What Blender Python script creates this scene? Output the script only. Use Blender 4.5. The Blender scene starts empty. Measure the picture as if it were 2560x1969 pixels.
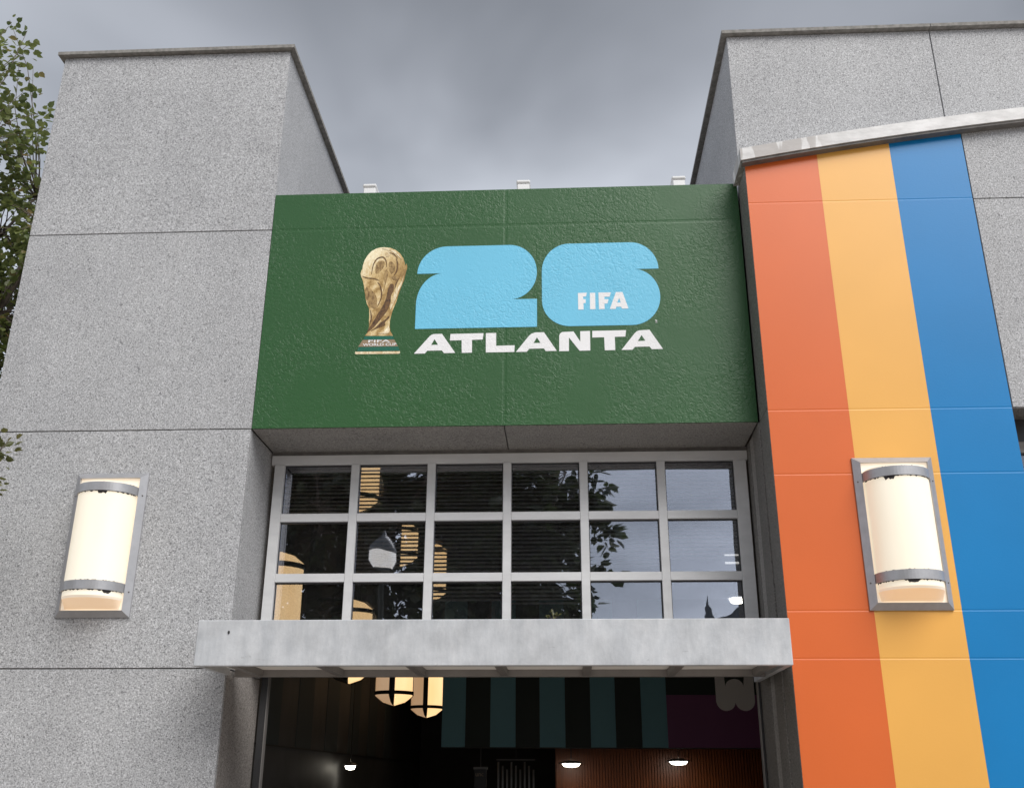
import bpy, bmesh, math, random
from mathutils import Vector, Matrix
random.seed(7)
R = math.radians
S = bpy.context.scene
C = S.collection

# ------------------------------------------------------------------ camera
EYE = Vector((0.0, -8.0, 1.6))
pitch, yaw, roll = R(21.1481), R(-3.0534), R(0.2425)
fw = Vector((math.sin(yaw)*math.cos(pitch), math.cos(yaw)*math.cos(pitch), math.sin(pitch)))
rt = Vector((math.cos(yaw), -math.sin(yaw), 0.0))
up = rt.cross(fw)
rt, up = math.cos(roll)*rt + math.sin(roll)*up, -math.sin(roll)*rt + math.cos(roll)*up
cd = bpy.data.cameras.new('camera'); cam = bpy.data.objects.new('camera', cd); C.objects.link(cam)
cam.matrix_world = Matrix(((rt.x, up.x, -fw.x, EYE.x), (rt.y, up.y, -fw.y, EYE.y), (rt.z, up.z, -fw.z, EYE.z), (0, 0, 0, 1)))
cd.sensor_fit = 'HORIZONTAL'; cd.sensor_width = 36.0; cd.lens = 2491.8/2560*36.0
cd.clip_start = 0.05; cd.clip_end = 3000
S.camera = cam

# ------------------------------------------------------------------ light
EXPOSURE = 1.05
K = 2.0**EXPOSURE
SUN_EL, SUN_AZ = R(46), R(34)             # azimuth measured from behind the camera towards the right
sl = bpy.data.lights.new('sun', 'SUN'); so = bpy.data.objects.new('sun', sl); C.objects.link(so)
sl.energy = 1.5; sl.angle = R(42); sl.color = (1.0, 0.975, 0.94)
sd = Vector((math.sin(SUN_AZ)*math.cos(SUN_EL), -math.cos(SUN_AZ)*math.cos(SUN_EL), math.sin(SUN_EL)))
so.rotation_euler = sd.to_track_quat('Z', 'Y').to_euler()
so.location = sd*30

W = bpy.data.worlds.new('World'); S.world = W; W.use_nodes = True
nt = W.node_tree; N = nt.nodes; L = nt.links
for n in list(N): N.remove(n)
def wn(t, **kw):
    n = N.new(t)
    for k, v in kw.items(): setattr(n, k, v)
    return n
out = wn('ShaderNodeOutputWorld'); bg = wn('ShaderNodeBackground'); L.new(bg.outputs[0], out.inputs[0])
sky = wn('ShaderNodeTexSky', sky_type='NISHITA', sun_disc=False, sun_elevation=SUN_EL, sun_rotation=math.pi-SUN_AZ)
tc = wn('ShaderNodeTexCoord'); sep = wn('ShaderNodeSeparateXYZ'); L.new(tc.outputs['Generated'], sep.inputs[0])
zc = wn('ShaderNodeMath', operation='MAXIMUM'); L.new(sep.outputs[2], zc.inputs[0]); zc.inputs[1].default_value = 0.0
za = wn('ShaderNodeMath', operation='ADD'); L.new(zc.outputs[0], za.inputs[0]); za.inputs[1].default_value = 0.30
dv = wn('ShaderNodeVectorMath', operation='SCALE'); L.new(tc.outputs['Generated'], dv.inputs[0])
iv = wn('ShaderNodeMath', operation='DIVIDE'); iv.inputs[0].default_value = 1.0; L.new(za.outputs[0], iv.inputs[1]); L.new(iv.outputs[0], dv.inputs['Scale'])
n1 = wn('ShaderNodeTexNoise'); n1.inputs['Scale'].default_value = 1.9; n1.inputs['Detail'].default_value = 4; n1.inputs['Roughness'].default_value = 0.48; n1.inputs['Distortion'].default_value = 0.35
ofs = wn('ShaderNodeVectorMath', operation='ADD'); L.new(dv.outputs[0], ofs.inputs[0]); ofs.inputs[1].default_value = (3.1, 0.6, 1.7)
L.new(ofs.outputs[0], n1.inputs['Vector'])
rp = wn('ShaderNodeValToRGB'); L.new(n1.outputs[0], rp.inputs[0])
rp.color_ramp.elements[0].position = 0.36; rp.color_ramp.elements[0].color = (0.185, 0.196, 0.216, 1)
rp.color_ramp.elements[1].position = 0.64; rp.color_ramp.elements[1].color = (0.37, 0.388, 0.425, 1)
hz = wn('ShaderNodeMapRange'); L.new(zc.outputs[0], hz.inputs[0])
hz.inputs[1].default_value = 0.38; hz.inputs[2].default_value = 0.68; hz.inputs[3].default_value = 2.65; hz.inputs[4].default_value = 0.98
mul = wn('ShaderNodeVectorMath', operation='SCALE'); L.new(rp.outputs[0], mul.inputs[0]); L.new(hz.outputs[0], mul.inputs['Scale'])
sc2 = wn('ShaderNodeVectorMath', operation='SCALE'); L.new(mul.outputs[0], sc2.inputs[0]); sc2.inputs['Scale'].default_value = 10.0/K
mx = wn('ShaderNodeMix', data_type='RGBA'); mx.inputs[0].default_value = 0.93
L.new(sky.outputs[0], mx.inputs[6]); L.new(sc2.outputs[0], mx.inputs[7]); L.new(mx.outputs[2], bg.inputs[0])
bg.inputs[1].default_value = 0.10

vs = S.view_settings
S.display_settings.display_device = 'sRGB'
vs.view_transform = 'Standard'; vs.look = 'None'; vs.exposure = EXPOSURE; vs.gamma = 1.0; vs.use_curve_mapping = False
S.render.engine = 'CYCLES'
S.cycles.max_bounces = 6; S.cycles.transparent_max_bounces = 12; S.cycles.use_denoising = True
S.cycles.sample_clamp_indirect = 4.0

# ------------------------------------------------------------------ materials
MATS = {}
class NT:
    def __init__(s, name):
        s.m = bpy.data.materials.new(name); s.m.use_nodes = True
        s.t = s.m.node_tree; s.n = s.t.nodes; s.l = s.t.links
        s.b = s.n['Principled BSDF']; s.o = s.n['Material Output']
        s.geo = s.n.new('ShaderNodeNewGeometry')
        MATS[name] = s.m
    def add(s, t, **kw):
        n = s.n.new(t)
        for k, v in kw.items(): setattr(n, k, v)
        return n
    def pos(s, scale=(1, 1, 1), rnd=False):
        m = s.add('ShaderNodeMapping'); m.inputs['Scale'].default_value = scale
        if rnd:
            oi = s.add('ShaderNodeObjectInfo'); sc = s.add('ShaderNodeVectorMath', operation='SCALE')
            cb = s.add('ShaderNodeCombineXYZ')
            for i in range(3): s.l.new(oi.outputs['Random'], cb.inputs[i])
            s.l.new(cb.outputs[0], sc.inputs[0]); sc.inputs['Scale'].default_value = 37.0
            ad = s.add('ShaderNodeVectorMath', operation='ADD'); s.l.new(s.geo.outputs['Position'], ad.inputs[0]); s.l.new(sc.outputs[0], ad.inputs[1])
            s.l.new(ad.outputs[0], m.inputs['Vector'])
        else:
            s.l.new(s.geo.outputs['Position'], m.inputs['Vector'])
        return m.outputs[0]
    def noise(s, vec, scale, detail=3, rough=0.5, dist=0.0):
        n = s.add('ShaderNodeTexNoise'); n.inputs['Scale'].default_value = scale; n.inputs['Detail'].default_value = detail
        n.inputs['Roughness'].default_value = rough; n.inputs['Distortion'].default_value = dist
        s.l.new(vec, n.inputs['Vector']); return n.outputs[0]
    def ramp(s, fac, stops, interp='LINEAR'):
        r = s.add('ShaderNodeValToRGB'); r.color_ramp.interpolation = interp; e = r.color_ramp.elements
        while len(e) < len(stops): e.new(0.5)
        for i, (p, c) in enumerate(stops):
            e[i].position = p; e[i].color = (c, c, c, 1) if isinstance(c, (int, float)) else (*c, 1)
        s.l.new(fac, r.inputs[0]); return r.outputs[0]
    def mix(s, fac, a, b, mode='MIX'):
        m = s.add('ShaderNodeMix', data_type='RGBA', blend_type=mode)
        for i, v in ((0, fac), (6, a), (7, b)):
            if isinstance(v, (int, float)): m.inputs[i].default_value = v if i == 0 else (v, v, v, 1)
            elif isinstance(v, tuple): m.inputs[i].default_value = (*v, 1)
            else: s.l.new(v, m.inputs[i])
        return m.outputs[2]
    def math(s, op, a, b=0.0):
        m = s.add('ShaderNodeMath', operation=op)
        for i, v in ((0, a), (1, b)):
            if isinstance(v, (int, float)): m.inputs[i].default_value = v
            else: s.l.new(v, m.inputs[i])
        return m.outputs[0]
    def set(s, **kw):
        for k, v in kw.items():
            k = k.replace('_', ' ')
            i = s.b.inputs[k]
            if isinstance(v, (int, float)): i.default_value = v
            elif isinstance(v, tuple): i.default_value = (*v, 1) if len(v) == 3 else v
            else: s.l.new(v, i)
    def bump(s, h, dist=0.01, strength=1.0):
        b = s.add('ShaderNodeBump'); b.inputs['Distance'].default_value = dist; b.inputs['Strength'].default_value = strength
        s.l.new(h, b.inputs['Height']); s.l.new(b.outputs[0], s.b.inputs['Normal'])

def granite(name, tint=(1, 1, 1), gain=1.0):
    t = NT(name); v = t.pos(rnd=True)
    a = t.noise(v, 94, 2.0, 0.60, 0.9)
    c = t.ramp(a, [(0.30, tuple(0.14*gain*x for x in tint)), (0.44, tuple(0.335*gain*x for x in tint)), (0.56, tuple(0.475*gain*x for x in tint)), (0.70, tuple(0.67*gain*x for x in tint))])
    d = t.noise(v, 31, 2, 0.5)
    c = t.mix(t.ramp(d, [(0.27, 0.55), (0.34, 0.0)]), c, (0.10*gain, 0.10*gain, 0.105*gain))
    e = t.noise(v, 1.3, 4, 0.6)
    c = t.mix(1.0, c, t.ramp(e, [(0.3, (0.90, 0.90, 0.905)), (0.62, (1.03, 1.03, 1.03))]), 'MULTIPLY')
    stk = t.noise(t.pos((6.0, 6.0, 0.35)), 1.6, 4, 0.6)
    c = t.mix(1.0, c, t.ramp(stk, [(0.34, (0.97, 0.968, 0.965)), (0.56, (1.0, 1.0, 1.0))]), 'MULTIPLY')
    # rare stain dots
    sp = t.noise(v, 7.0, 1, 0.4)
    c = t.mix(t.ramp(sp, [(0.125, 0.7), (0.15, 0.0)]), c, (0.09, 0.085, 0.085))
    t.set(Base_Color=c, Roughness=0.62, Specular_IOR_Level=0.35)
    t.bump(a, 0.004, 0.6)
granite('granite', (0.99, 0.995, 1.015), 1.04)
granite('granite_stain_shade', (1.0, 0.96, 0.91), 0.85)  # warmer, darker granite: reveal staining and the soffit's shade put into the colour
granite('granite_reveal_shade', (1.0, 0.92, 0.86), 0.80)  # left entrance reveal, its brownish shade mixed into the base colour
granite('granite_dirt_shade', (1.0, 0.95, 0.88), 0.50)  # dirt plus the shade of right reveal and recess soffit, in the colour

def plain(name, col, rough=0.5, metal=0.0, var=0.0, vscale=6.0, stretch=(1, 1, 1), spec=0.5, bump=0.0, bscale=30):
    t = NT(name); v = t.pos(stretch)
    if var > 0:
        n = t.noise(v, vscale, 5, 0.6)
        c = t.mix(1.0, col, t.ramp(n, [(0.28, 1.0-var), (0.70, 1.0+var*0.6)]), 'MULTIPLY')
    else: c = col
    t.set(Base_Color=c, Roughness=rough, Metallic=metal, Specular_IOR_Level=spec)
    if bump > 0: t.bump(t.noise(t.pos(), bscale, 3, 0.5), bump)
    return t
plain('joint', (0.20, 0.19, 0.185), 0.9, var=0.3)
plain('coping_stone', (0.26, 0.248, 0.23), 0.8, var=0.4, vscale=22)
plain('coping_dark', (0.17, 0.16, 0.15), 0.75, var=0.35, vscale=9)
plain('aluminium', (0.70, 0.70, 0.705), 0.40, 0.0, var=0.10, vscale=5, stretch=(0.6, 1, 2))
plain('frame_dark', (0.035, 0.035, 0.037), 0.45)
plain('sconce_metal', (0.43, 0.43, 0.445), 0.40, 0.45, var=0.10, vscale=14)
plain('black_metal', (0.02, 0.019, 0.018), 0.5)
plain('white_paint', (0.80, 0.80, 0.80), 0.4, var=0.05)
t = plain('canopy_glass', (0.72, 0.69, 0.655), 0.35, var=0.12, vscale=4)          # frosted: lets some daylight through
tlc = t.add('ShaderNodeBsdfTranslucent'); tlc.inputs[0].default_value = (0.80, 0.76, 0.71, 1)
mxs = t.add('ShaderNodeMixShader'); mxs.inputs[0].default_value = 0.45; t.l.new(t.b.outputs[0], mxs.inputs[1]); t.l.new(tlc.outputs[0], mxs.inputs[2]); t.l.new(mxs.outputs[0], t.o.inputs[0])
plain('rib_metal', (0.25, 0.235, 0.225), 0.5, var=0.12)
plain('plaza', (0.36, 0.32, 0.28), 0.85, var=0.2, vscale=0.7)
plain('hall_dark', (0.06, 0.058, 0.056), 0.7, var=0.2, vscale=2)
plain('hall_stripe', (0.085, 0.11, 0.118), 0.7)
plain('hall_side', (0.115, 0.115, 0.115), 0.6, var=0.2, vscale=2)
plain('hall_ceiling', (0.05, 0.05, 0.05), 0.8)
plain('hall_floor', (0.10, 0.09, 0.085), 0.35)
plain('bark', (0.12, 0.095, 0.075), 0.9, var=0.3, vscale=14, stretch=(1, 1, 0.25), bump=0.01)
plain('slat', (0.92, 0.90, 0.86), 0.45)
plain('blue_jamb', (0.20, 0.21, 0.27), 0.5)
plain('far_stone', (0.30, 0.29, 0.28), 0.8, var=0.2, vscale=0.3)
plain('far_roof', (0.10, 0.11, 0.12), 0.6)
plain('lamp_hood', (0.11, 0.12, 0.125), 0.3)
plain('lamp_post', (0.04, 0.05, 0.045), 0.5, 0.3)
plain('poster_grey', (0.84, 0.79, 0.76), 0.6)

# painted arch coping: pale with peeling brownish patches at one end
t = NT('arch_coping'); v = t.pos((1.2, 1, 3))
n = t.noise(v, 4, 6, 0.65); c = t.ramp(n, [(0.3, (0.55, 0.54, 0.53)), (0.65, (0.78, 0.77, 0.76))])
pv = t.noise(t.pos((1, 1, 0.15)), 9.5, 2, 0.4)
sx = t.add('ShaderNodeSeparateXYZ'); t.l.new(t.geo.outputs['Position'], sx.inputs[0])
msk = t.math('MULTIPLY', t.ramp(pv, [(0.47, 0.0), (0.50, 1.0)]), t.ramp(t.math('SUBTRACT', sx.outputs[0], 1.7), [(0.55, 1.0), (0.75, 0.0)]))
c = t.mix(t.math('MULTIPLY', msk, 0.75), c, (0.36, 0.33, 0.31))
t.set(Base_Color=c, Roughness=0.5); t.bump(n, 0.003)

# weathered canopy fascia
t = NT('fascia'); v = t.pos((3.2, 1, 0.8)); n = t.noise(v, 3.6, 7, 0.72); n2 = t.noise(t.pos((1, 1, 1)), 3.4, 6, 0.7)
n3 = t.noise(t.pos((1.0, 1, 4.5)), 5.0, 5, 0.6, 0.8)
c = t.ramp(n, [(0.25, (0.47, 0.49, 0.515)), (0.70, (0.66, 0.67, 0.685))])
c = t.mix(1.0, c, t.ramp(n2, [(0.30, 0.78), (0.62, 1.04)]), 'MULTIPLY')
c = t.mix(t.ramp(n3, [(0.685, 0.0), (0.70, 0.45), (0.72, 0.0)]), c, (0.22, 0.22, 0.22))
t.set(Base_Color=c, Roughness=0.42, Metallic=0.1); t.bump(n2, 0.004)

def vinyl(name, col, rough, tex, bumpd):
    t = NT(name); v = t.pos()
    cc = t.noise(v, 0.9, 3, 0.5)
    c = t.mix(1.0, col, t.ramp(cc, [(0.3, 0.95), (0.7, 1.04)]), 'MULTIPLY')
    t.set(Base_Color=c, Roughness=rough, Specular_IOR_Level=0.32 if name == 'blue_wrap' else 0.45)
    if tex == 'wrinkle':
        a = t.noise(v, 24, 3, 0.55, 1.4); b = t.noise(v, 50, 2, 0.5, 0.5)
        big = t.noise(v, 1.4, 2, 0.5)
        h = t.math('ADD', t.ramp(a, [(0.34, 0.0), (0.52, 0.75), (0.66, 1.0)]), t.math('MULTIPLY', b, 0.5))
        h = t.math('MULTIPLY', h, t.ramp(big, [(0.34, 0.15), (0.62, 1.0)]))
    else:
        h = t.noise(v, 70, 2, 0.5)
    t.bump(h, bumpd)
    return t
vinyl('green_wrap', (0.027, 0.098, 0.029), 0.40, 'wrinkle', 0.0024)
vinyl('print_blue', (0.165, 0.55, 0.77), 0.45, 'wrinkle', 0.0022)
vinyl('print_white', (0.84, 0.835, 0.84), 0.5, 'wrinkle', 0.0015)
vinyl('print_malachite', (0.015, 0.13, 0.085), 0.4, 'wrinkle', 0.001)
vinyl('print_tan', (0.30, 0.215, 0.135), 0.45, 'wrinkle', 0.001)
vinyl('orange_wrap', (0.70, 0.138, 0.024), 0.34, 'fine', 0.0004)
vinyl('yellow_wrap', (0.84, 0.43, 0.088), 0.34, 'fine', 0.0004)
vinyl('blue_wrap', (0.003, 0.20, 0.50), 0.34, 'fine', 0.0004)
def gold(name, a, b):
    t = NT(name); mp = t.add('ShaderNodeMapping'); mp.inputs['Rotation'].default_value = (0, R(28), 0); mp.inputs['Scale'].default_value = (1.0, 1.0, 0.34)
    t.l.new(t.geo.outputs['Position'], mp.inputs['Vector'])
    n = t.noise(mp.outputs[0], 40, 4, 0.65, 1.6); n2 = t.noise(t.pos(), 16, 3, 0.6, 0.8)
    w_ = t.math('ADD', t.math('MULTIPLY', n, 0.6), t.math('MULTIPLY', n2, 0.4))
    mid = tuple((p_+q_)/2 for p_, q_ in zip(a, b))
    t.set(Base_Color=t.ramp(w_, [(0.36, a), (0.50, mid), (0.62, b)]), Roughness=0.45)
    t.bump(t.noise(t.pos(), 24, 3, 0.55, 1.4), 0.0015)
gold('print_gold_mid', (0.15, 0.08, 0.025), (0.52, 0.35, 0.145))
t = NT('print_gold'); sx = t.add('ShaderNodeSeparateXYZ'); t.l.new(t.geo.outputs['Position'], sx.inputs[0])
gx = t.math('DIVIDE', t.math('ADD', sx.outputs[0], 1.605), 0.19); gz = t.math('DIVIDE', t.math('SUBTRACT', sx.outputs[2], 5.975), 0.19)
ball = t.math('ADD', t.math('ADD', t.math('MULTIPLY', gx, -0.20), t.math('MULTIPLY', gz, 0.20)), 0.60)          # printed modelling of the globe
wv = t.math('SINE', t.math('ADD', t.math('MULTIPLY', t.math('SUBTRACT', sx.outputs[0], t.math('MULTIPLY', sx.outputs[2], 0.42)), 62.0), t.math('MULTIPLY', t.noise(t.pos(), 11, 3, 0.5), 9.0)))
body = t.math('ADD', t.math('MULTIPLY', wv, 0.15), 0.50)                                                        # printed twisting folds of the stem
isb = t.ramp(t.math('SUBTRACT', sx.outputs[2], 5.2), [(0.60, 0.0), (0.66, 1.0)])
f_ = t.math('ADD', t.mix(isb, body, ball), t.math('MULTIPLY', t.math('SUBTRACT', t.noise(t.pos((1, 1, 0.5)), 45, 4, 0.65, 1.0), 0.5), 0.62))
t.set(Base_Color=t.ramp(f_, [(0.12, (0.13, 0.065, 0.018)), (0.38, (0.40, 0.25, 0.085)), (0.62, (0.68, 0.50, 0.24)), (0.88, (0.98, 0.88, 0.62))]), Roughness=0.42)
gold('print_gold_dark', (0.04, 0.018, 0.008), (0.22, 0.115, 0.04))
gold('print_gold_light', (0.50, 0.33, 0.13), (1.0, 0.90, 0.66))

# banner in the hall
vinyl('banner_teal', (0.145, 0.32, 0.365), 0.6, 'fine', 0.0003)
vinyl('banner_black', (0.012, 0.020, 0.014), 0.6, 'fine', 0.0003)
vinyl('banner_purple', (0.19, 0.055, 0.14), 0.6, 'fine', 0.0003)
plain('timber', (0.25, 0.065, 0.014), 0.4, var=0.35, vscale=6, stretch=(6, 6, 0.4))

# solar glass: part mirror, part tinted see-through
t = NT('glass'); t.n.remove(t.b)
gl = t.add('ShaderNodeBsdfGlossy'); gl.inputs['Roughness'].default_value = 0.0; gl.inputs['Color'].default_value = (0.83, 0.86, 0.95, 1)
tr = t.add('ShaderNodeBsdfTransparent'); tr.inputs['Color'].default_value = (0.93, 0.94, 0.95, 1)
df = t.add('ShaderNodeBsdfDiffuse'); df.inputs['Color'].default_value = (0.30, 0.30, 0.32, 1)
fr = t.add('ShaderNodeFresnel'); fr.inputs[0].default_value = 2.6
nz = t.noise(t.pos(), 1.6, 2, 0.5); bp = t.add('ShaderNodeBump'); bp.inputs['Distance'].default_value = 0.0022; t.l.new(nz, bp.inputs['Height']); t.l.new(bp.outputs[0], gl.inputs['Normal'])
m1 = t.add('ShaderNodeMixShader'); t.l.new(t.math('ADD', fr.outputs[0], 0.10), m1.inputs[0]); t.l.new(tr.outputs[0], m1.inputs[1]); t.l.new(gl.outputs[0], m1.inputs[2])
m2 = t.add('ShaderNodeMixShader'); t.l.new(t.ramp(t.noise(t.pos((1, 1, 0.5)), 46, 3, 0.6), [(0.66, 0.02), (0.72, 0.22)]), m2.inputs[0]); t.l.new(m1.outputs[0], m2.inputs[1]); t.l.new(df.outputs[0], m2.inputs[2])
t.l.new(m2.outputs[0], t.o.inputs[0])

def glow(name, col, stren, stain=False):
    t = NT(name); t.set(Base_Color=(0.7, 0.66, 0.58), Roughness=0.35)
    t.set(Emission_Strength=stren/K)
    v = t.pos((1, 1, 0.35)); n = t.noise(v, 3.2, 2, 0.5)
    c = t.mix(1.0, col, t.ramp(n, [(0.3, (0.96, 0.90, 0.80)), (0.7, (1.03, 1.05, 1.06))]), 'MULTIPLY')
    t.set(Emission_Color=c)
    return t
glow('sconce_glow', (1.0, 0.88, 0.68), 0.50)
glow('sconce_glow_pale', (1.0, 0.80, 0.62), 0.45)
glow('sconce_glow_amber', (1.0, 0.60, 0.30), 0.50)
glow('lantern_glow', (1.0, 0.66, 0.33), 1.25)
glow('lantern_glow_dim', (1.0, 0.64, 0.38), 0.42)
glow('down_glow', (1.0, 0.96, 0.86), 16.0)
glow('street_glow', (1.0, 0.98, 0.95), 0.9)
plain('lantern_unlit', (0.10, 0.075, 0.05), 0.4)
plain('peel_stain', (0.035, 0.03, 0.03), 0.9)

def leafmat(name, a, b, c3):
    t = NT(name); t.n.remove(t.b)
    r = t.ramp(t.geo.outputs['Random Per Island'], [(0.0, a), (0.55, b), (0.93, b), (1.0, c3)])
    big = t.noise(t.pos(), 0.9, 2, 0.5); r = t.mix(1.0, r, t.ramp(big, [(0.3, 0.7), (0.7, 1.2)]), 'MULTIPLY')
    d = t.add('ShaderNodeBsdfDiffuse'); tl = t.add('ShaderNodeBsdfTranslucent'); g = t.add('ShaderNodeBsdfGlossy'); g.inputs['Roughness'].default_value = 0.45
    t.l.new(r, d.inputs[0]); t.l.new(r, tl.inputs[0])
    ms = t.add('ShaderNodeMixShader'); ms.inputs[0].default_value = 0.45; t.l.new(d.outputs[0], ms.inputs[1]); t.l.new(tl.outputs[0], ms.inputs[2])
    mg = t.add('ShaderNodeMixShader'); mg.inputs[0].default_value = 0.05; t.l.new(ms.outputs[0], mg.inputs[1]); t.l.new(g.outputs[0], mg.inputs[2])
    t.l.new(mg.outputs[0], t.o.inputs[0])
leafmat('leaf', (0.10, 0.14, 0.042), (0.215, 0.25, 0.08), (0.27, 0.19, 0.08))
leafmat('leaf_light', (0.085, 0.10, 0.03), (0.15, 0.15, 0.045), (0.30, 0.13, 0.04))
leafmat('leaf_dark', (0.025, 0.04, 0.016), (0.05, 0.07, 0.024), (0.06, 0.07, 0.03))

# ------------------------------------------------------------------ helpers
def link(name, me, mat, parent=None, smooth=False):
    o = bpy.data.objects.new(name, me); C.objects.link(o)
    if mat and not me.materials: me.materials.append(MATS[mat])
    if parent is not None: o.parent = parent; o.matrix_parent_inverse = parent.matrix_basis.inverted()
    if smooth:
        for p in me.polygons: p.use_smooth = True
    return o
def obj(name, bm, mat, parent=None, smooth=False):
    me = bpy.data.meshes.new(name); bmesh.ops.recalc_face_normals(bm, faces=bm.faces); bm.to_mesh(me); bm.free()
    return link(name, me, mat, parent, smooth)
def tag(o, label, cat, group=None):
    o['label'] = label; o['category'] = cat
    if group: o['group'] = group
    return o
def struct(o): o['kind'] = 'structure'; return o
def empty(name, loc=(0, 0, 0)):
    e = bpy.data.objects.new(name, None); e.location = loc; e.empty_display_size = 0.2; C.objects.link(e); return e
def addbox(bm, x0, x1, y0, y1, z0, z1):
    vs_ = [bm.verts.new(p) for p in ((x0, y0, z0), (x1, y0, z0), (x1, y1, z0), (x0, y1, z0), (x0, y0, z1), (x1, y0, z1), (x1, y1, z1), (x0, y1, z1))]
    for f in ((0, 3, 2, 1), (4, 5, 6, 7), (0, 1, 5, 4), (1, 2, 6, 5), (2, 3, 7, 6), (3, 0, 4, 7)): bm.faces.new([vs_[i] for i in f])
def box(name, x0, x1, y0, y1, z0, z1, mat, parent=None, bev=0.0):
    bm = bmesh.new(); addbox(bm, x0, x1, y0, y1, z0, z1)
    if bev > 0: bmesh.ops.bevel(bm, geom=list(bm.edges), offset=bev, segments=1, affect='EDGES')
    return obj(name, bm, mat, parent)
def prism(name, pts, axis, a, b, mat, parent=None, smooth=False):
    """closed outline pts (2D) extruded along axis from a to b"""
    bm = bmesh.new()
    def P(u, v, w):
        return {'x': (w, u, v), 'y': (u, w, v), 'z': (u, v, w)}[axis]
    r0 = [bm.verts.new(P(u, v, a)) for u, v in pts]; r1 = [bm.verts.new(P(u, v, b)) for u, v in pts]
    n = len(pts)
    bm.faces.new(r0); bm.faces.new(r1[::-1])
    for i in range(n): bm.faces.new((r0[i], r0[(i+1) % n], r1[(i+1) % n], r1[i]))
    return obj(name, bm, mat, parent, smooth)
def tube(bm, pts, radii, seg=7):
    rings = []
    for i, p in enumerate(pts):
        d = (pts[min(i+1, len(pts)-1)] - pts[max(i-1, 0)]).normalized()
        a = d.cross(Vector((0.31, 0.87, 0.2))).normalized(); b = d.cross(a)
        rings.append([bm.verts.new(p + (a*math.cos(2*math.pi*k/seg) + b*math.sin(2*math.pi*k/seg))*radii[i]) for k in range(seg)])
    for r0, r1 in zip(rings, rings[1:]):
        for k in range(seg): bm.faces.new((r0[k], r0[(k+1) % seg], r1[(k+1) % seg], r1[k]))
    bm.faces.new(rings[-1]); bm.faces.new(rings[0][::-1])
def lathe(bm, prof, cx, cy, seg=20, a0=0.0, a1=2*math.pi):
    full = abs(a1-a0-2*math.pi) < 1e-6
    n = seg if full else seg+1
    rows = []
    for r, z in prof:
        rows.append([bm.verts.new((cx+r*math.cos(a0+(a1-a0)*k/seg), cy+r*math.sin(a0+(a1-a0)*k/seg), z)) for k in range(n)])
    for q0, q1 in zip(rows, rows[1:]):
        for k in range(seg): bm.faces.new((q0[k], q0[(k+1) % n], q1[(k+1) % n], q1[k]))
    return rows
def flat(name, polys, y, mat, parent, thick=0.0012):
    """flat print: outline(s) in the x-z plane (first outer, others holes), standing at depth y"""
    cu = bpy.data.curves.new(name, 'CURVE'); cu.dimensions = '2D'; cu.fill_mode = 'BOTH'; cu.extrude = thick/2
    for pl in polys:
        sp = cu.splines.new('POLY'); sp.points.add(len(pl)-1); sp.use_cyclic_u = True
        for i, (x, z) in enumerate(pl): sp.points[i].co = (x, z, 0, 1)
    o = bpy.data.objects.new('tmp', cu); C.objects.link(o)
    return _curve2mesh(o, name, y, mat, parent)
def _curve2mesh(o, name, y, mat, parent, fit=None):
    bpy.context.view_layer.update()
    me = bpy.data.meshes.new_from_object(o.evaluated_get(bpy.context.evaluated_depsgraph_get()))
    cu = o.data; bpy.data.objects.remove(o); bpy.data.curves.remove(cu)
    if fit:
        xs = [v.co.x for v in me.vertices]; ys = [v.co.y for v in me.vertices]
        x0, x1, z0, z1 = fit; ax, bx, ay, by = min(xs), max(xs), min(ys), max(ys)
        for v in me.vertices: v.co.x = x0+(v.co.x-ax)/(bx-ax)*(x1-x0); v.co.y = z0+(v.co.y-ay)/(by-ay)*(z1-z0)
    for v in me.vertices: v.co = Vector((v.co.x, y-v.co.z, v.co.y))
    me.materials.clear(); me.name = name
    return link(name, me, mat, parent)
def lettering(name, txt, x0, x1, z0, z1, y, mat, parent):
    cu = bpy.data.curves.new(name, 'FONT'); cu.body = txt; cu.extrude = 0.0006; cu.offset = 0.012
    o = bpy.data.objects.new('tmp', cu); C.objects.link(o)
    return _curve2mesh(o, name, y, mat, parent, (x0, x1, z0, z1))
def arc(p, q, first, n=12):
    """quarter ellipse from p to q; first = 'h' leaves p horizontally, 'v' vertically"""
    o = []
    for i in range(n+1):
        a = math.pi/2*i/n
        if first == 'v': o.append((q[0]+(p[0]-q[0])*math.cos(a), p[1]+(q[1]-p[1])*math.sin(a)))
        else: o.append((p[0]+(q[0]-p[0])*math.sin(a), q[1]+(p[1]-q[1])*math.cos(a)))
    return o
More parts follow.
